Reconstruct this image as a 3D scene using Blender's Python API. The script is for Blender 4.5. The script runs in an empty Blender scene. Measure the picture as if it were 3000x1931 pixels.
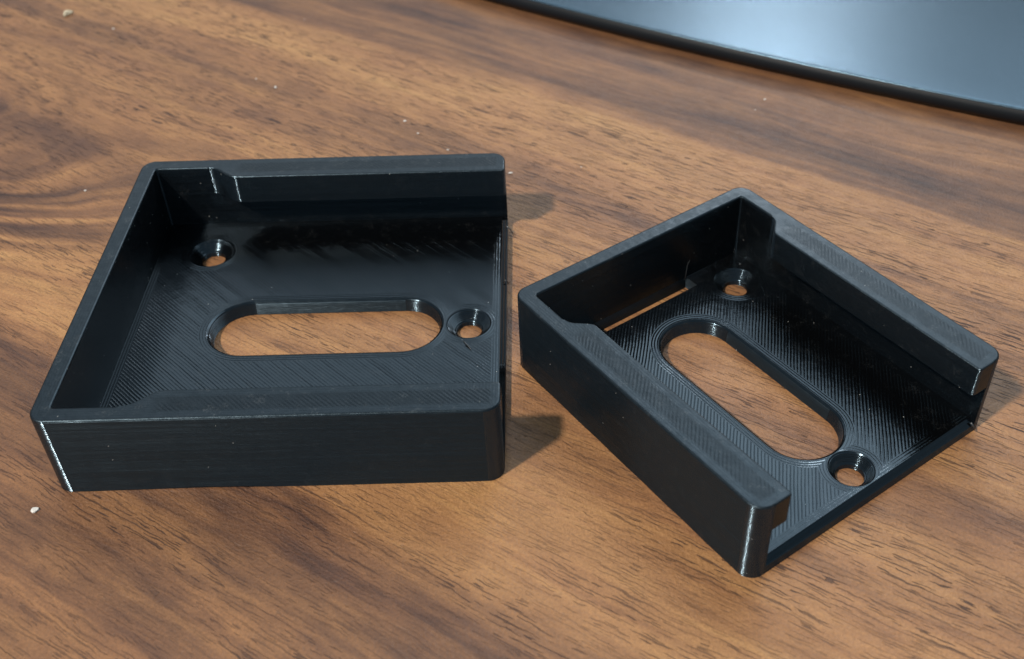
import bpy, bmesh, math, random
from mathutils import Vector, Matrix, geometry as mgeo

MM = 0.001
scene = bpy.context.scene
COL = scene.collection

# ------------------------------------------------------------------ camera
PITCH, ROLL, CAM_H = 0.713123, 0.0224758, 115.10635 * MM
cam_data = bpy.data.cameras.new('camera')
cam = bpy.data.objects.new('camera', cam_data)
COL.objects.link(cam)
fwd = Vector((0, math.cos(PITCH), -math.sin(PITCH)))
right = Vector((1, 0, 0))
up = right.cross(fwd)
r2 = right * math.cos(ROLL) - up * math.sin(ROLL)
u2 = right * math.sin(ROLL) + up * math.cos(ROLL)
cam.matrix_world = Matrix(((r2.x, u2.x, -fwd.x, 0), (r2.y, u2.y, -fwd.y, 0),
                           (r2.z, u2.z, -fwd.z, CAM_H), (0, 0, 0, 1)))
cam_data.sensor_width = 36
cam_data.lens = 39.6124
cam_data.shift_x = -0.0357462
cam_data.shift_y = -0.0125734
cam_data.clip_start = 0.005
cam_data.clip_end = 50
cam_data.dof.use_dof = True
cam_data.dof.focus_distance = 0.160
cam_data.dof.aperture_fstop = 34
scene.camera = cam

# ------------------------------------------------------------------ light
world = bpy.data.worlds.new('World')
scene.world = world
world.use_nodes = True
bg = world.node_tree.nodes['Background']
bg.inputs['Color'].default_value = (0.66, 0.86, 1.0, 1)
# a room: bright ceiling, dimmer walls, the same all the way round
_nt = world.node_tree
_tc = _nt.nodes.new('ShaderNodeTexCoord')
_sp = _nt.nodes.new('ShaderNodeSeparateXYZ')
_mr = _nt.nodes.new('ShaderNodeMapRange')
_mr.interpolation_type = 'SMOOTHSTEP'
_nt.links.new(_tc.outputs['Generated'], _sp.inputs[0])
_nt.links.new(_sp.outputs['Z'], _mr.inputs[0])
for _i, _v in ((1, 0.05), (2, 0.85), (3, 0.28), (4, 0.38)):
    _mr.inputs[_i].default_value = _v
_nt.links.new(_mr.outputs[0], bg.inputs['Strength'])


def area_lamp(name, direction, dist, size, power, color, target=(-0.01, 0.14, 0), size_y=None):
    d = Vector(direction).normalized()
    li = bpy.data.lights.new(name, 'AREA')
    li.shape = 'RECTANGLE' if size_y else 'DISK'
    li.size = size
    if size_y:
        li.size_y = size_y
    li.energy = power
    li.color = color
    o = bpy.data.objects.new(name, li)
    o.location = Vector(target) + d * dist
    o.rotation_euler = (-d).to_track_quat('-Z', 'Y').to_euler()
    li.use_shadow = True
    COL.objects.link(o)
    return o


area_lamp('ceiling_lamp', (-0.60, -0.54, 1.0), 1.3, 0.085, 19.5, (1.0, 0.92, 0.82))
# the bright window wall across the table: a wide, soft, cool source
area_lamp('window_light', (0.14, 0.99, 0.92), 1.5, 2.1, 6.0, (0.86, 0.94, 1.0), size_y=0.95)
# a lit ceiling panel ahead and to the right, and a smaller fitting farther off
area_lamp('ceiling_panel', (0.38, 0.55, 0.84), 1.6, 1.0, 4.7, (0.90, 0.96, 1.0))
area_lamp('far_ceiling_lamp', (0.19, 0.80, 0.475), 2.4, 0.28, 4.6, (0.94, 0.97, 1.0))

vs = scene.view_settings
vs.view_transform = 'Standard'
vs.look = 'None'
vs.exposure = 0.0
vs.gamma = 1.0
vs.use_curve_mapping = False


# ------------------------------------------------------------------ node helpers
class X:
    """tiny expression wrapper that emits Math nodes"""
    nt = None

    def __init__(self, s):
        self.s = s

    @staticmethod
    def op(o, *a, clamp=False):
        n = X.nt.nodes.new('ShaderNodeMath')
        n.operation = o
        n.use_clamp = clamp
        for i, v in enumerate(a):
            if isinstance(v, X):
                X.nt.links.new(v.s, n.inputs[i])
            else:
                n.inputs[i].default_value = v
        return X(n.outputs[0])

    def __add__(s, o): return X.op('ADD', s, o)
    def __radd__(s, o): return X.op('ADD', o, s)
    def __sub__(s, o): return X.op('SUBTRACT', s, o)
    def __rsub__(s, o): return X.op('SUBTRACT', o, s)
    def __mul__(s, o): return X.op('MULTIPLY', s, o)
    def __rmul__(s, o): return X.op('MULTIPLY', o, s)
    def __truediv__(s, o): return X.op('DIVIDE', s, o)


def xmin(a, b): return X.op('MINIMUM', a, b)
def xmax(a, b): return X.op('MAXIMUM', a, b)
def xabs(a): return X.op('ABSOLUTE', a)
def xsin(a): return X.op('SINE', a)
def xcos(a): return X.op('COSINE', a)
def xsqrt(a): return X.op('SQRT', a)
def xgt(a, b): return X.op('GREATER_THAN', a, b)
def xlt(a, b): return X.op('LESS_THAN', a, b)
def xexp(a): return X.op('EXPONENT', a)


def smooth(a, lo, hi):
    n = X.nt.nodes.new('ShaderNodeMapRange')
    n.interpolation_type = 'SMOOTHSTEP'
    X.nt.links.new(a.s, n.inputs[0])
    n.inputs[1].default_value = lo
    n.inputs[2].default_value = hi
    return X(n.outputs[0])


def vec(a, b, c=0.0):
    n = X.nt.nodes.new('ShaderNodeCombineXYZ')
    for i, v in enumerate((a, b, c)):
        if isinstance(v, X):
            X.nt.links.new(v.s, n.inputs[i])
        else:
            n.inputs[i].default_value = v
    return X(n.outputs[0])


def noise(v, scale=1.0, detail=2.0, rough=0.5):
    n = X.nt.nodes.new('ShaderNodeTexNoise')
    X.nt.links.new(v.s, n.inputs['Vector'])
    n.inputs['Scale'].default_value = scale
    n.inputs['Detail'].default_value = detail
    n.inputs['Roughness'].default_value = rough
    return X(n.outputs[0])


def voronoi(v, scale=1.0):
    n = X.nt.nodes.new('ShaderNodeTexVoronoi')
    X.nt.links.new(v.s, n.inputs['Vector'])
    n.inputs['Scale'].default_value = scale
    return X(n.outputs['Distance']), X(n.outputs['Color'])


def ramp(f, stops, interp='LINEAR'):
    n = X.nt.nodes.new('ShaderNodeValToRGB')
    X.nt.links.new(f.s, n.inputs[0])
    cr = n.color_ramp
    cr.interpolation = interp
    while len(cr.elements) < len(stops):
        cr.elements.new(0.5)
    for e, (p, c) in zip(cr.elements, stops):
        e.position = p
        e.color = (*c, 1) if len(c) == 3 else c
    return X(n.outputs[0])


def mixc(f, a, b, mode='MIX'):
    n = X.nt.nodes.new('ShaderNodeMix')
    n.data_type = 'RGBA'
    n.blend_type = mode
    for sock, v in ((n.inputs[0], f), (n.inputs[6], a), (n.inputs[7], b)):
        if isinstance(v, X):
            X.nt.links.new(v.s, sock)
        elif isinstance(v, tuple):
            sock.default_value = (*v, 1)
        else:
            sock.default_value = v
    return X(n.outputs[2])


def bump(height, strength=1.0, dist=1.0, normal=None):
    n = X.nt.nodes.new('ShaderNodeBump')
    n.inputs['Strength'].default_value = strength
    n.inputs['Distance'].default_value = dist
    X.nt.links.new(height.s, n.inputs['Height'])
    if normal is not None:
        X.nt.links.new(normal.s, n.inputs['Normal'])
    return X(n.outputs[0])


def new_mat(name):
    m = bpy.data.materials.new(name)
    m.use_nodes = True
    X.nt = m.node_tree
    return m, m.node_tree.nodes['Principled BSDF']


def setin(p, name, v):
    if isinstance(v, X):
        X.nt.links.new(v.s, p.inputs[name])
    elif isinstance(v, tuple):
        p.inputs[name].default_value = (*v, 1)
    else:
        p.inputs[name].default_value = v


def coords(kind='Object'):
    t = X.nt.nodes.new('ShaderNodeTexCoord')
    s = X.nt.nodes.new('ShaderNodeSeparateXYZ')
    X.nt.links.new(t.outputs[kind], s.inputs[0])
    # millimetres
    return tuple(X(o) * 1000.0 for o in s.outputs)


# ------------------------------------------------------------------ materials
def wood_material():
    m, p = new_mat('walnut_laminate')
    x, y, z = coords('Object')
    th = math.radians(-33)
    c, s = math.cos(th), math.sin(th)
    u = x * c + y * s
    v = y * c - x * s
    # gentle waviness of the grain + a cathedral swirl
    w1 = (noise(vec(u * 0.016, v * 0.05, 3.0), 1, 2) - 0.5) * 7.0
    w2 = (noise(vec(u * 0.07, v * 0.25, 7.0), 1, 2) - 0.5) * 1.6
    w3 = (noise(vec(u * 0.30, v * 0.9, 17.0), 1, 3, 0.6) - 0.5) * 1.8
    du = (u + 186.0) / 34.0
    dv = (v - 90.0) / 20.0
    hill = xexp((du * du + dv * dv) * -1.0)
    vw = v + w1 + w2 + hill * 26.0
    # slow stripe profile across the grain
    prof = ramp((v + w1 * 0.55 + w2 * 1.3 + w3) / 300.0, [
        (0.00, (.45,) * 3), (0.10, (.50,) * 3), (0.165, (.42,) * 3), (0.190, (.30,) * 3), (0.208, (.32,) * 3),
        (0.218, (.66,) * 3), (0.240, (.86,) * 3), (0.262, (.84,) * 3), (0.285, (.62,) * 3), (0.335, (.66,) * 3),
        (0.352, (.50,) * 3), (0.362, (.42,) * 3), (0.372, (.64,) * 3), (0.43, (.68,) * 3), (0.455, (.56,) * 3),
        (0.474, (.44,) * 3), (0.490, (.56,) * 3), (0.515, (.80,) * 3), (0.548, (.78,) * 3), (0.5610, (.72,) * 3), (0.5655, (.37,) * 3),
        (0.60, (.34,) * 3), (0.68, (.38,) * 3), (0.72, (.5,) * 3), (1.0, (.5,) * 3)])
    broad = noise(vec(u * 0.012, vw * 0.11, 0.0), 1, 3, 0.55)
    med = noise(vec(u * 0.022, vw * 0.45, 5.0), 1, 4, 0.6)
    fine = noise(vec(u * 0.10, vw * 2.2, 9.0), 1, 3, 0.6)
    blot = noise(vec(u * 0.10, vw * 0.17, 21.0), 1, 4, 0.6)
    tone = prof + (broad - 0.5) * 0.80 + (med - 0.5) * 0.74 + (fine - 0.5) * 0.22 + (blot - 0.5) * 0.46 - 0.02
    tone = tone - hill * smooth(noise(vec(u * 0.02, vw * 0.22, 33.0), 1, 2), 0.40, 0.62) * 0.60
    col = ramp(tone, [
        (0.0, (0.044, 0.021, 0.015)), (0.18, (0.094, 0.044, 0.025)), (0.38, (0.170, 0.080, 0.037)),
        (0.60, (0.270, 0.130, 0.053)), (0.80, (0.348, 0.176, 0.069)), (1.0, (0.420, 0.226, 0.086))])
    hue = noise(vec(u * 0.03, vw * 0.13, 41.0), 1, 2)
    col = mixc(smooth(hue, 0.35, 0.7) * 0.35, col, mixc(1.0, col, (1.05, 0.98, 1.08), 'MULTIPLY'))
    # pores: short dark dashes along the grain
    calm = smooth(v + w1 * 0.5, 166.0, 170.0)                       # the dark heart band hardly shows pores
    dense = smooth(v, 112.0, 128.0) * (1.0 - calm)
    area = smooth(noise(vec(u * 0.012, vw * 0.06, 51.0), 1, 2), 0.34, 0.60)
    clump = smooth(noise(vec(u * 0.03, vw * 0.22, 57.0), 1, 2), 0.40, 0.60)
    area = xmin(area * 0.6 + dense * 0.6 + 0.15, 1.0) * (0.35 + 0.65 * clump) * (1.0 - calm * 0.75)
    jv = v + w2 + (noise(vec(u * 0.5, v * 0.5, 13.0), 1, 2) - 0.5) * 0.5
    pn = noise(vec(u * 0.15, jv * 3.3, 61.0), 1, 0.0, 0.4)
    pores = smooth(pn, 0.655, 0.685) * area
    pn2 = noise(vec(u * 0.33, jv * 4.4, 71.0), 1, 0.0, 0.4)
    pores2 = smooth(pn2, 0.675, 0.705) * xmin(area * 1.2 + 0.1, 1.0)
    pore = xmax(pores, pores2 * 0.9)
    col = mixc(pore * 0.90, col, (0.026, 0.011, 0.009))
    # fine print stipple
    st = noise(vec(x, y, 0.0), 2.2, 4, 0.8)
    col = mixc(0.5, col, mixc(1.0, col, ramp(st, [(0.28, (.45, .45, .47)), (0.5, (1, 1, 1)), (0.74, (1.55, 1.5, 1.4))]), 'MULTIPLY'))
    setin(p, 'Base Color', col)
    rn = noise(vec(x, y, 4.0), 0.9, 3, 0.6)
    setin(p, 'Roughness', 0.46 + (rn - 0.5) * 0.22 + pore * 0.15)
    setin(p, 'Specular IOR Level', 0.52)
    emb = noise(vec(x, y, 2.0), 2.4, 2, 0.55)
    gl = noise(vec(u * 0.35, v * 2.6, 81.0), 1, 2, 0.5)
    h = emb * 0.12 + st * 0.05 + gl * 0.05 - pore * 0.16
    setin(p, 'Normal', bump(h * 0.001, 1.0, 1.0))
    return m


SPEC = (0.57, 0.81, 1.0)
PL_BASE = (0.0016, 0.0018, 0.0021)


def dust_glint_color(x, y, z, amount=1.0):
    n1 = noise(vec(x, y, z), 0.55, 3, 0.6)
    n2 = noise(vec(x, y, z), 4.0, 3, 0.7)
    scuff = smooth(n1, 0.50, 0.72) * smooth(n2, 0.46, 0.70)
    c = mixc(scuff * (0.16 * amount), PL_BASE, (0.30, 0.31, 0.31))
    d, cc = voronoi(vec(x, y, z), 0.75)
    speck = xlt(d, 0.05)  # pale specks: dust, plus tiny specular glints painted into the colour
    sep = X.nt.nodes.new('ShaderNodeSeparateColor')
    X.nt.links.new(cc.s, sep.inputs[0])
    speck = speck * xgt(X(sep.outputs[0]), 0.78)
    return mixc(speck * 0.65, c, (0.55, 0.55, 0.52))


def plastic_wall(name, amp, bias, irregular, rough):
    """vertical printed faces: stacked layer lines (0.2 mm)"""
    m, p = new_mat(name)
    x, y, z = coords('Object')
    wob = noise(vec(x * 0.12, y * 0.12, z * 0.35), 1, 2)
    per = noise(vec(x * 0.03, y * 0.03, z * 2.2), 1, 4, 0.7)
    ph = z * (2 * math.pi / 0.21) + wob * 5.0
    cs = xcos(ph)
    slope = cs * amp + bias + (per - 0.5) * irregular
    g = X.nt.nodes.new('ShaderNodeNewGeometry')
    jx = (noise(vec(x * 1.3, y * 1.3, z * 4.0), 1, 2) - 0.5) * 0.16
    add = X.nt.nodes.new('ShaderNodeVectorMath')
    add.operation = 'ADD'
    X.nt.links.new(g.outputs['Normal'], add.inputs[0])
    X.nt.links.new(vec(jx, jx * -0.7, slope).s, add.inputs[1])
    nm = X.nt.nodes.new('ShaderNodeVectorMath')
    nm.operation = 'NORMALIZE'
    X.nt.links.new(add.outputs[0], nm.inputs[0])
    setin(p, 'Base Color', dust_glint_color(x, y, z, 0.35))
    setin(p, 'Roughness', rough)
    setin(p, 'Specular IOR Level', 0.72)
    setin(p, 'Specular Tint', SPEC)
    setin(p, 'Normal', X(nm.outputs[0]))
    return m


LINE = 0.42


def tilt(normal, amount, d=(0.70711, 0.70711, 0.0)):
    """lean a shading normal along a fixed direction of the object"""
    vt = X.nt.nodes.new('ShaderNodeVectorTransform')
    vt.vector_type = 'VECTOR'
    vt.convert_from, vt.convert_to = 'OBJECT', 'WORLD'
    vt.inputs[0].default_value = d
    sc = X.nt.nodes.new('ShaderNodeVectorMath')
    sc.operation = 'SCALE'
    X.nt.links.new(vt.outputs[0], sc.inputs[0])
    X.nt.links.new(amount.s, sc.inputs['Scale'])
    ad = X.nt.nodes.new('ShaderNodeVectorMath')
    ad.operation = 'ADD'
    X.nt.links.new(normal.s, ad.inputs[0])
    X.nt.links.new(sc.outputs[0], ad.inputs[1])
    nm = X.nt.nodes.new('ShaderNodeVectorMath')
    nm.operation = 'NORMALIZE'
    X.nt.links.new(ad.outputs[0], nm.inputs[0])
    return X(nm.outputs[0])


def plastic_floor(d):
    """top of the base plate: diagonal infill inside, outlines round every opening"""
    m, p = new_mat('black_plastic_infill')
    x, y, z = coords('Object')
    L, W = d['L'], d['W']
    sx0, sx1, sr = d['slot'][0] + d['slot'][2], d['slot'][1] - d['slot'][2], d['slot'][2]
    cx = xmin(xmax(x, sx0), sx1)
    ax, ay = x - cx, y - W / 2
    dist = xsqrt(ax * ax + ay * ay) - sr
    for (hx, hy, hr) in d['holes']:
        bx_, by_ = x - hx, y - hy
        dist = xmin(dist, xsqrt(bx_ * bx_ + by_ * by_) - hr)
    dist = xmin(dist, xmin(y - 2.5, (W - 2.5) - y))
    dist = xmin(dist, xmin(x - 2.5, (L - 0.9) - x))
    inner = smooth(dist, 1.15, 1.3)
    wob = noise(vec(x * 0.25, y * 0.25, 0.0), 1, 3)
    t = (x + y) * 0.70711 + wob * 0.25
    run = (x - y) * 0.70711
    amp = noise(vec(run * 0.05, t * 0.9, 6.0), 1, 3, 0.6)
    ph = t * (2 * math.pi / 0.47)
    # rounded beads with narrow valleys: steep only close to the valley
    hatch_n = xsin(ph) * (0.28 + 0.42 * smooth(xcos(ph), 0.0, 1.0)) * (0.42 + 0.30 * smooth(amp, 0.40, 0.62))
    rings = xsin((dist + wob * 0.15) * (2 * math.pi / LINE)) * 0.62
    lump = noise(vec(x, y, 1.0), 0.8, 3)
    grain = noise(vec(x, y, 1.0), 5.0, 2)
    setin(p, 'Base Color', dust_glint_color(x, y, z, 0.30))
    setin(p, 'Roughness', 0.17 + (lump - 0.5) * 0.08)
    setin(p, 'Specular IOR Level', 0.62)
    setin(p, 'Specular Tint', SPEC)
    nb = bump(rings * (1.0 - inner) * 0.000020 + lump * 0.00003 + grain * 0.000004, 1.0, 1.0)
    setin(p, 'Normal', tilt(nb, hatch_n * inner))
    return m


def plastic_rim(d):
    """top of the walls and lips: outlines along the edges, hatch in the middle of the lips"""
    m, p = new_mat('black_plastic_rim')
    x, y, z = coords('Object')
    L, W = d['L'], d['W']
    yy = xmin(y, W - y)
    dout = xmin(xmin(x, L - x), yy)
    lip = smooth(x, d['lip'][1] - 1.5, d['lip'][1] + 1.0) * xlt(yy, 5.6)
    wob = noise(vec(x * 0.3, y * 0.3, 0.0), 1, 3)
    jag = (noise(vec(x * 2.0, y * 2.0, 3.0), 1, 2) - 0.5) * 0.7
    mid = smooth(dout + jag, 1.15, 1.6) * (1.0 - smooth(yy + jag, 3.8, 4.2)) * lip
    t = (x + y) * 0.70711 + wob * 0.3
    amp = noise(vec(x * 0.12, y * 0.4, 2.0), 1, 2)
    hatch = xsin(t * (2 * math.pi / 0.50)) * smooth(amp, 0.32, 0.6)
    rings = xsin(dout * (2 * math.pi / LINE)) * 0.22
    h = hatch * mid + rings * (1.0 - mid)
    lump = noise(vec(x, y, 1.0), 0.6, 3)
    grain = noise(vec(x, y, 1.0), 6.0, 2)
    n1 = noise(vec(x, y, 8.0), 0.7, 3, 0.6)
    setin(p, 'Base Color', dust_glint_color(x, y, z, 0.9))
    setin(p, 'Roughness', 0.36 + (n1 - 0.5) * 0.25)
    setin(p, 'Specular IOR Level', 0.58 - mid * 0.15)
    setin(p, 'Specular Tint', SPEC)
    setin(p, 'Normal', bump(h * 0.000009 + lump * 0.00008 + grain * 0.000010, 1.0, 1.0))
    return m


def simple_mat(name, base, rough, metal=0.0, bumps=None, spec=0.5):
    m, p = new_mat(name)
    x, y, z = coords('Object')
    n = noise(vec(x, y, z), bumps[0] if bumps else 1.0, 3, 0.6)
    setin(p, 'Base Color', mixc(n * 0.4, base, tuple(b * 0.7 for b in base)))
    setin(p, 'Roughness', rough)
    setin(p, 'Metallic', metal)
    setin(p, 'Specular IOR Level', spec)
    if bumps:
        setin(p, 'Normal', bump(n * (bumps[1] * 0.001), 1.0, 1.0))
    return m


M_WOOD = wood_material()
M_STRING = simple_mat('translucent_black_filament', (0.05, 0.055, 0.06), 0.3, 0.0, (5.0, 0.01), 0.5)
M_WALL = plastic_wall('black_plastic_layers', 0.46, 0.46, 0.55, 0.30)
M_INNER = plastic_wall('black_plastic_layers_inside', 0.30, 0.18, 0.34, 0.26)
M_LIP = plastic_wall('black_plastic_layers_on_lips', 0.32, 0.26, 0.26, 0.27)
M_CORNER = plastic_wall('black_plastic_layers_on_bends', 1.15, 0.55, 1.0, 0.16)


# ------------------------------------------------------------------ object helpers
def link(name, mesh, mats, parent=None):
    o = bpy.data.objects.new(name, mesh)
    COL.objects.link(o)
    for m in mats:
        mesh.materials.append(m)
    if parent is not None:
        o.parent = parent
        wn = o.modifiers.new('face_weighted_normals', 'WEIGHTED_NORMAL')
        wn.keep_sharp = True
        wn.weight = 100
    return o


def tag(o, label=None, cat=None, group=None, kind=None):
    for k, v in (('label', label), ('category', cat), ('group', group), ('kind', kind)):
        if v:
            o[k] = v


def arc(cx, cy, r, a0, a1, n):
    return [(cx + r * math.cos(math.radians(a0 + (a1 - a0) * i / n)),
             cy + r * math.sin(math.radians(a0 + (a1 - a0) * i / n)),
             math.cos(math.radians(a0 + (a1 - a0) * i / n)),
             math.sin(math.radians(a0 + (a1 - a0) * i / n))) for i in range(n + 1)]


def loft(name, pts, z0, z1, bev, mats, parent, zfun=None, smooth_ang=40, inside=None):
    """pts: (x, y, nx, ny) counter-clockwise plan outline in mm; (nx, ny) is the outward
    direction of the rounded top edge there (0,0 = no rounding, a seam)"""
    bm = bmesh.new()
    lay = [(z0, 0.0), (z1 - bev, 0.0)]
    if bev > 0:
        for k in (1, 2, 3):
            a = math.radians(30 * k)
            lay.append((z1 - bev + bev * math.sin(a), bev * (1 - math.cos(a))))
    rings = []
    for i, (zz, off) in enumerate(lay):
        ring = []
        for (px, py, nx, ny) in pts:
            zb = zz
            if i == 0 and zfun:
                zb = zz + zfun(px, py)
            ring.append(bm.verts.new(((px - nx * off) * MM, (py - ny * off) * MM, zb * MM)))
        rings.append(ring)
    n = len(pts)
    for a, b in zip(rings, rings[1:]):
        for i in range(n):
            j = (i + 1) % n
            bm.faces.new((a[i], a[j], b[j], b[i]))
    top = bm.faces.new(rings[-1])
    bot = bm.faces.new(list(reversed(rings[0])))
    bm.normal_update()
    bmesh.ops.triangulate(bm, faces=[top, bot], quad_method='FIXED', ngon_method='EAR_CLIP')
    bmesh.ops.recalc_face_normals(bm, faces=bm.faces)
    for f in bm.faces:
        n_ = f.normal
        f.material_index = 1 if n_.z > 0.6 else (2 if min(abs(n_.x), abs(n_.y)) > 0.03 and abs(n_.z) < 0.5 else 0)
        if f.material_index != 1 and inside is not None and inside(n_, f.calc_center_median() / MM):
            f.material_index = 3
    finish_smooth(bm, smooth_ang)
    me = bpy.data.meshes.new(name)
    bm.to_mesh(me)
    bm.free()
    return link(name, me, mats, parent)


def finish_smooth(bm, ang):
    for f in bm.faces:
        f.smooth = True
    lim = math.radians(ang)
    for e in bm.edges:
        if len(e.link_faces) == 2:
            a, b = (abs(f.normal.z) > 0.9995 for f in e.link_faces)
            if e.calc_face_angle(0) > lim or a != b:
                e.smooth = False


# ------------------------------------------------------------------ table
def make_table():
    bm = bmesh.new()
    x0, x1, y0, y1, t = -0.75, 0.75, -0.35, 0.65, 0.028
    e = 0.0015
    vs_ = []
    for zz, o in ((-t, e), (-t + e, 0), (-e, 0), (0, e)):
        vs_.append([bm.verts.new((a, b, zz)) for a, b in
                    ((x0 + o, y0 + o), (x1 - o, y0 + o), (x1 - o, y1 - o), (x0 + o, y1 - o))])
    for a, b in zip(vs_, vs_[1:]):
        for i in range(4):
            j = (i + 1) % 4
            bm.faces.new((a[i], a[j], b[j], b[i]))
    bm.faces.new(vs_[-1])
    bm.faces.new(list(reversed(vs_[0])))
    bmesh.ops.recalc_face_normals(bm, faces=bm.faces)
    me = bpy.data.meshes.new('table_top')
    bm.to_mesh(me)
    bm.free()
    o = link('table_top', me, [M_WOOD])
    tag(o, kind='structure', label='walnut brown wood grain table top under the black trays')
    return o


make_table()


# ------------------------------------------------------------------ printed trays
def base_plate(d, parent, mats):
    L, W, T = d['L'], d['W'], d['T']
    bm = bmesh.new()
    e = 0.04
    x0, x1, y0, y1 = 2.5 - e, L, 2.5 - e, W - 2.5 + e
    ch = d['chamfer']
    top_outer = [(x0, y0), (x1 - ch, y0), (x1 - ch, y1), (x0, y1)]

    def ring(pts, z):
        return [bm.verts.new((a * MM, b * MM, z * MM)) for a, b in pts]

    def capsule(off):
        a, b, r = d['slot']
        r = r + off
        ca, cb = a + d['slot'][2], b - d['slot'][2]
        P = [(cb + r * math.cos(math.radians(t)), W / 2 + r * math.sin(math.radians(t))) for t in range(-90, 91, 9)]
        P += [(ca + r * math.cos(math.radians(t)), W / 2 + r * math.sin(math.radians(t))) for t in range(90, 271, 9)]
        return P

    def circle(hx, hy, r):
        return [(hx + r * math.cos(t * math.tau / 40), hy + r * math.sin(t * math.tau / 40)) for t in range(40)]

    openings = [[(capsule(0.0), T), (capsule(-0.16), T - 0.05), (capsule(-0.38), T - 0.22),
                 (capsule(-0.52), T - 0.60), (capsule(-0.75), 0.05)]]
    for hx, hy, r in d['holes']:
        openings.append([(circle(hx, hy, r), T), (circle(hx, hy, r - 0.18), T - 0.08), (circle(hx, hy, r - 0.45), T - 0.40),
                         (circle(hx, hy, d['bore'] + 0.25), T * 0.42), (circle(hx, hy, d['bore']), T * 0.36),
                         (circle(hx, hy, d['bore']), 0.05)])
    if d.get('slit'):
        sx0, sx1, sy0, sy1 = d['slit']
        rc = [(sx0, sy0), (sx1, sy0), (sx1, sy1), (sx0, sy1)]
        openings.append([(rc, T), (rc, 0.05)])

    def cap(outer, holes, flip):
        edges = []
        for lp in [outer] + holes:
            for i in range(len(lp)):
                ed = bm.edges.get((lp[i], lp[(i + 1) % len(lp)]))
                if ed is None:
                    ed = bm.edges.new((lp[i], lp[(i + 1) % len(lp)]))
                edges.append(ed)
        res = bmesh.ops.triangle_fill(bm, use_beauty=True, use_dissolve=False, edges=edges)
        return [g for g in res['geom'] if isinstance(g, bmesh.types.BMFace)]

    to = ring(top_outer, T)
    mid = ring([(x0, y0), (x1 - 0.12, y0), (x1 - 0.12, y1), (x0, y1)], T - ch * 0.80)
    mid2 = ring([(x0, y0), (x1, y0), (x1, y1), (x0, y1)], T - ch)
    bo = ring([(x0, y0), (x1, y0), (x1, y1), (x0, y1)], 0.05)
    tops, bots = [], []
    for op in openings:
        rs = [ring(pts, z) for pts, z in op]
        tops.append(rs[0])
        bots.append(rs[-1])
        for a, b in zip(rs, rs[1:]):
            for i in range(len(a)):
                j = (i + 1) % len(a)
                bm.faces.new((a[i], a[j], b[j], b[i]))
    for a, b in ((to, mid), (mid, mid2), (mid2, bo)):
        for i in range(4):
            j = (i + 1) % 4
            bm.faces.new((a[i], a[j], b[j], b[i]))
    ft = cap(to, tops, False)
    cap(bo, bots, True)
    bmesh.ops.recalc_face_normals(bm, faces=bm.faces)
    if ft and sum(f.normal.z for f in ft) < 0:
        bmesh.ops.reverse_faces(bm, faces=bm.faces)
    for f in bm.faces:
        n_ = f.normal
        f.material_index = 1 if n_.z > 0.7 else (2 if min(abs(n_.x), abs(n_.y)) > 0.04 else 0)
    finish_smooth(bm, 35)
    me = bpy.data.meshes.new('base_plate')
    bm.to_mesh(me)
    bm.free()
    return link('base_plate', me, mats, parent)


def strand(name, pts, r, mat, parent):
    """a stray wisp of filament: a thin tapering tube through the given points (mm)"""
    bm = bmesh.new()
    P = [Vector(p) for p in pts]
    rings = []
    for i, p in enumerate(P):
        t = (P[min(i + 1, len(P) - 1)] - P[max(i - 1, 0)]).normalized()
        a = t.orthogonal().normalized()
        b = t.cross(a)
        rr = r * (1.0 - 0.7 * i / (len(P) - 1))
        rings.append([bm.verts.new((p + (a * math.cos(k * math.tau / 5) + b * math.sin(k * math.tau / 5)) * rr) * MM) for k in range(5)])
    for A, B_ in zip(rings, rings[1:]):
        for k in range(5):
            bm.faces.new((A[k], A[(k + 1) % 5], B_[(k + 1) % 5], B_[k]))
    bm.faces.new(rings[-1])
    bm.faces.new(list(reversed(rings[0])))
    bmesh.ops.recalc_face_normals(bm, faces=bm.faces)
    for f in bm.faces:
        f.smooth = True
    me = bpy.data.meshes.new(name)
    bm.to_mesh(me)
    bm.free()
    return link(name, me, [mat], parent)


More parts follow.
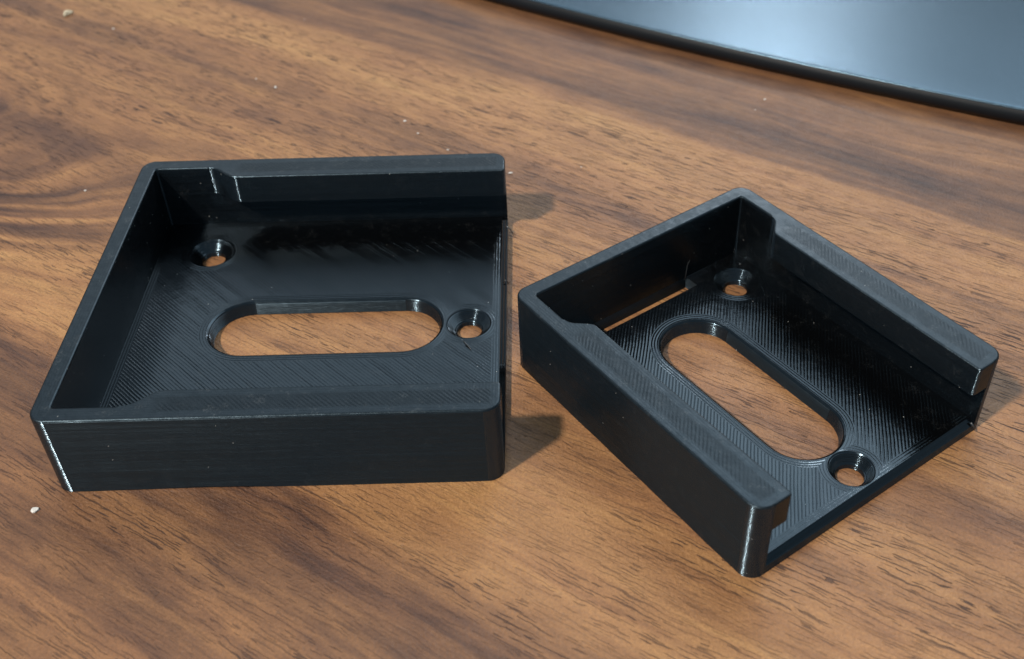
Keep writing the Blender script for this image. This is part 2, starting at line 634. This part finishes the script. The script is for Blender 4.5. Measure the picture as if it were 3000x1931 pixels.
def make_tray(d, loc, rot, label, group):
    L, W, H, T = d['L'], d['W'], d['H'], d['T']
    root = bpy.data.objects.new('mounting_tray', None)
    root.empty_display_size = 0.01
    COL.objects.link(root)
    root.location = (loc[0] * MM, loc[1] * MM, 0.00004)
    root.rotation_euler = (0, 0, rot)
    tag(root, label, 'tray', group)
    rim, flo = plastic_rim(d), plastic_floor(d)
    w, R, s = 2.5, d['R'], 4.5          # wall thickness, outer corner radius, seam position
    B = 0.28
    zf = d.get('warp')
    # closed back wall, with both rounded corners
    out = [(s, 0, 0, -1)]
    pts = []
    pts += [(s, W, 0, 1)] + arc(R, W - R, R, 90, 180, 10)
    n = 24
    for i in range(1, n):
        pts.append((0, W - R - (W - 2 * R) * i / n, -1, 0))
    pts += arc(R, R, R, 180, 270, 10) + [(s, 0, 0, -1)]
    ri = 0.35
    pts += [(s, w, 0, 1)]
    pts += [(a, b, -nx, -ny) for a, b, nx, ny in arc(w + ri, w + ri, ri, 270, 180, 4)]
    pts += [(a, b, -nx, -ny) for a, b, nx, ny in arc(w + ri, W - w - ri, ri, 180, 90, 4)]
    pts += [(s, W - w, 0, -1)]
    loft('back_wall', pts, 0.0, H, B, [M_WALL, rim, M_CORNER, M_INNER], root, zf,
         inside=lambda n, c: n.x > 0.03 or (abs(n.y) > 0.9 and 1.0 < c.y < W - 1.0))
    # side walls and their retaining lips
    l0, l1 = d['lip']
    for side in (0, 1):
        def my(P):
            if side == 0:
                return P
            return [(a, W - b, nx, -ny) for a, b, nx, ny in reversed(P)]
        n = 40
        P = [(s + (L - R - s) * i / n, 0, 0, -1) for i in range(n)]
        P += arc(L - R, R, R, 270, 360, 10)[0:]
        # end face of the wall, seam with the lip sits at y = w
        P += [(L, w, 1, 0), (l0, w, 0, 0), (s, w, 0, 1)]
        P[-2] = (l0 - 0.3, w, 0, 1)
        P.insert(-2, (l0, w, 0, 0))
        loft('side_wall', my(P), 0.0, H, B, [M_WALL, rim, M_CORNER, M_INNER], root, zf if side == 0 else None,
             inside=lambda n, c: n.y * (1 - 2 * side) > 0.9)
        # lip: S-curve run-in, straight run, blunt end
        ex = d['lip_w']
        Q = [(l0, w, 0, 0), (L, w, 1, 0), (L, w + ex - 0.5, 1, 0), (L - 0.15, w + ex - 0.15, .7, .7), (L - 0.5, w + ex, 0, 1)]
        m = 14
        for i in range(m + 1):
            t = 1 - i / m
            f = t * t * (3 - 2 * t)
            sl = 6 * t * (1 - t) * ex / (l1 - l0)
            nl = math.hypot(sl, 1)
            if i == m:
                continue
            k = min(1.0, ex * f / 0.6) / nl
            Q.append((l0 + (l1 - l0) * t, w + ex * f, -sl * k, k))
        loft('retaining_lip', my(Q), d['lip_z'], H, B, [M_LIP, rim, M_CORNER], root, None, 25)
    base_plate(d, root, [M_WALL, flo, M_CORNER])
    for pts_, r_ in d.get('strings', []):
        strand('plastic_string', pts_, r_, M_STRING, root)
    return root


def warp_left(x, y):
    if y < 3 and x > 3:
        return 0.42 * math.exp(-((x - 18.0) / 9.0) ** 2) + 0.05 * math.sin(x * 0.9)
    return 0.0


def warp_right(x, y):
    return 0.05 + 0.05 * math.sin(x * 0.7 + y)


TRAY_A = dict(L=59.9, W=59.81, H=13.4, T=2.2, R=2.2, slot=(14.3, 50.4, 6.35), bore=1.95,
              holes=[(54.2, 29.7, 3.45), (11.1, 49.0, 3.7)], lip=(11.3, 16.3), lip_w=2.85, lip_z=8.4,
              chamfer=0.9, warp=warp_left,
              strings=[([(59.7, 55.2, 1.6), (60.2, 55.0, 1.2), (60.7, 54.6, 0.7), (60.9, 54.1, 0.3)], 0.16),
                       ([(59.6, 40.1, 2.0), (60.0, 40.0, 1.7), (60.2, 39.9, 1.3)], 0.14),
                       ([(53.6, 25.6, 2.2), (53.9, 25.0, 2.35), (54.4, 24.3, 2.3), (54.8, 23.5, 2.22)], 0.13)])
TRAY_B = dict(L=50.1, W=44.71, H=13.2, T=2.2, R=2.2, slot=(9.9, 42.7, 6.15), bore=1.95,
              holes=[(45.9, 22.2, 3.15), (8.2, 37.0, 3.5)], lip=(9.3, 12.9), lip_w=2.8, lip_z=8.5,
              chamfer=0.9, warp=warp_right, slit=(2.52, 5.1, 13.2, 31.6),
              strings=[([(2.6, 31.3, 2.1), (2.58, 31.5, 3.4), (2.57, 31.6, 4.6), (2.7, 31.9, 5.5)], 0.07),
                       ([(49.9, 41.6, 2.0), (50.3, 41.8, 1.5), (50.6, 42.0, 0.9)], 0.17)])
make_tray(TRAY_A, (-66.259, 99.451), 0.0043974,
          'larger black plastic tray, its open end facing the smaller tray', None)
make_tray(TRAY_B, (-5.218, 123.187), -0.954451,
          'smaller black plastic tray with a thin slit along the foot of its back wall', None)


# ------------------------------------------------------------------ laptop edge behind the trays
def make_laptop():
    k, c = -0.5673, 235.52
    dx, dy = math.cos(math.atan(k)), math.sin(math.atan(k))
    root = bpy.data.objects.new('laptop', None)
    root.empty_display_size = 0.02
    COL.objects.link(root)
    mx, my = 38.0, k * 38.0 + c
    root.location = (mx * MM, my * MM, 0)
    root.rotation_euler = (0, 0, math.atan(k))
    tag(root, 'flat blue grey metallic laptop with a rounded black edge lying behind the trays', 'laptop')
    # local frame: x along the edge, y away from the camera
    Lh, D = 165.0, 215.0

    def bow(x):
        return -1.15 + 1.95 * min(abs(x) / 61.0, 1.6) ** 2

    def sweep(name, prof, mats, back, zback):
        bm = bmesh.new()
        xs = [-Lh + 2 * Lh * i / 80 for i in range(81)]
        rows = []
        for x in xs:
            b = bow(x)
            rows.append([bm.verts.new((x * MM, (b + py) * MM, pz * MM)) for py, pz in prof]
                        + [bm.verts.new((x * MM, back * MM, zz * MM)) for zz in zback])
        for a, b in zip(rows, rows[1:]):
            for i in range(len(a)):
                j = (i + 1) % len(a)
                bm.faces.new((a[i], b[i], b[j], a[j]))
        bm.faces.new(rows[0])
        bm.faces.new(list(reversed(rows[-1])))
        bmesh.ops.recalc_face_normals(bm, faces=bm.faces)
        finish_smooth(bm, 40)
        me = bpy.data.meshes.new(name)
        bm.to_mesh(me)
        bm.free()
        return link(name, me, mats, root)

    # upper panel: a softly rolled-over front that runs into a nearly flat top
    nose = [(0.75, 3.42), (0.62, 3.50), (0.64, 3.60), (0.74, 3.72), (0.92, 3.80), (1.2, 3.84), (4.0, 3.88),
            (9.0, 3.90), (20, 3.90), (60, 3.90)]
    m, p = new_mat('blue_grey_metal')
    x, y, z = coords('Object')
    gr = noise(vec(x, y, z), 3.0, 3, 0.7)
    lo = noise(vec(x * 0.02, y * 0.03, 0.0), 1, 2)
    setin(p, 'Base Color', mixc(gr * 0.5, (0.080, 0.130, 0.175), (0.045, 0.078, 0.108)))
    setin(p, 'Metallic', 0.85)
    setin(p, 'Roughness', 0.26 + (lo - 0.5) * 0.05)
    setin(p, 'Normal', bump(gr * 0.000028 + lo * 0.00006, 1.0, 1.0))
    sweep('top_panel', nose, [m], D, (3.90, 3.42))
    m2 = simple_mat('black_rubber_edge', (0.004, 0.006, 0.009), 0.42, 0.0, (2.0, 0.02), 0.3)
    sweep('edge_band', [(1.3, 0.05), (0.75, 0.6), (0.25, 1.15), (0.0, 1.7), (0.08, 2.3), (0.3, 2.9), (0.62, 3.41)], [m2], D - 1, (3.41, 0.05))
    return root


make_laptop()


# ------------------------------------------------------------------ crumbs on the table
M_CRUMB = simple_mat('pale_crumb', (0.62, 0.55, 0.40), 0.55, 0.0, (4.0, 0.05))
M_CRUMB2 = simple_mat('white_crumb', (0.72, 0.70, 0.66), 0.5, 0.0, (4.0, 0.05))


def crumb(x, y, size, seed, mat, label, group=None):
    rnd = random.Random(seed)
    bm = bmesh.new()
    bmesh.ops.create_icosphere(bm, subdivisions=2, radius=1.0)
    ax = [rnd.uniform(0.6, 1.4) for _ in range(2)]
    ph = [rnd.uniform(0, 6) for _ in range(3)]
    for v in bm.verts:
        c = v.co
        k = 1 + 0.28 * math.sin(3.1 * c.x + ph[0]) * math.cos(2.7 * c.y + ph[1]) + 0.15 * math.sin(5 * c.z + ph[2])
        v.co = Vector((c.x * ax[0] * k, c.y * ax[1] * k, max(c.z * 0.55 * k, -0.35))) * size * MM
    zmin = min(v.co.z for v in bm.verts)
    for v in bm.verts:
        v.co.z -= zmin
    me = bpy.data.meshes.new('crumb')
    bm.to_mesh(me)
    bm.free()
    o = link('crumb', me, [mat])
    o.location = (x * MM, y * MM, 0.00002)
    o.rotation_euler = (0, 0, rnd.uniform(0, 6))
    tag(o, label, 'crumb', group)
    return o


crumb(-108.9, 243.2, 1.0, 1, M_CRUMB, 'largest pale yellow crumb on the bare wood far behind the larger tray')
crumb(-68.1, 96.4, 0.36, 2, M_CRUMB2, 'white crumb just off the front left corner of the larger tray')
small = [(-96.3, 235.2, .30), (-55.1, 207.0, .42), (-27.3, 192.5, .34), (-24.4, 187.9, .26), (-18.3, 181.8, .26),
         (-6.4, 173.4, .36), (-53.7, 237.8, .16), (44.1, 197.8, .26), (41.6, 193.9, .18), (-59.8, 210.8, .2),
         (-83.6, 170.9, .18), (6.6, 174.9, .18)]
for i, (x, y, sz) in enumerate(small):
    crumb(x, y, sz * 0.72, 10 + i, M_CRUMB2, 'tiny white crumb on the wood grain between the trays and the laptop', 'tiny white crumbs on the table')
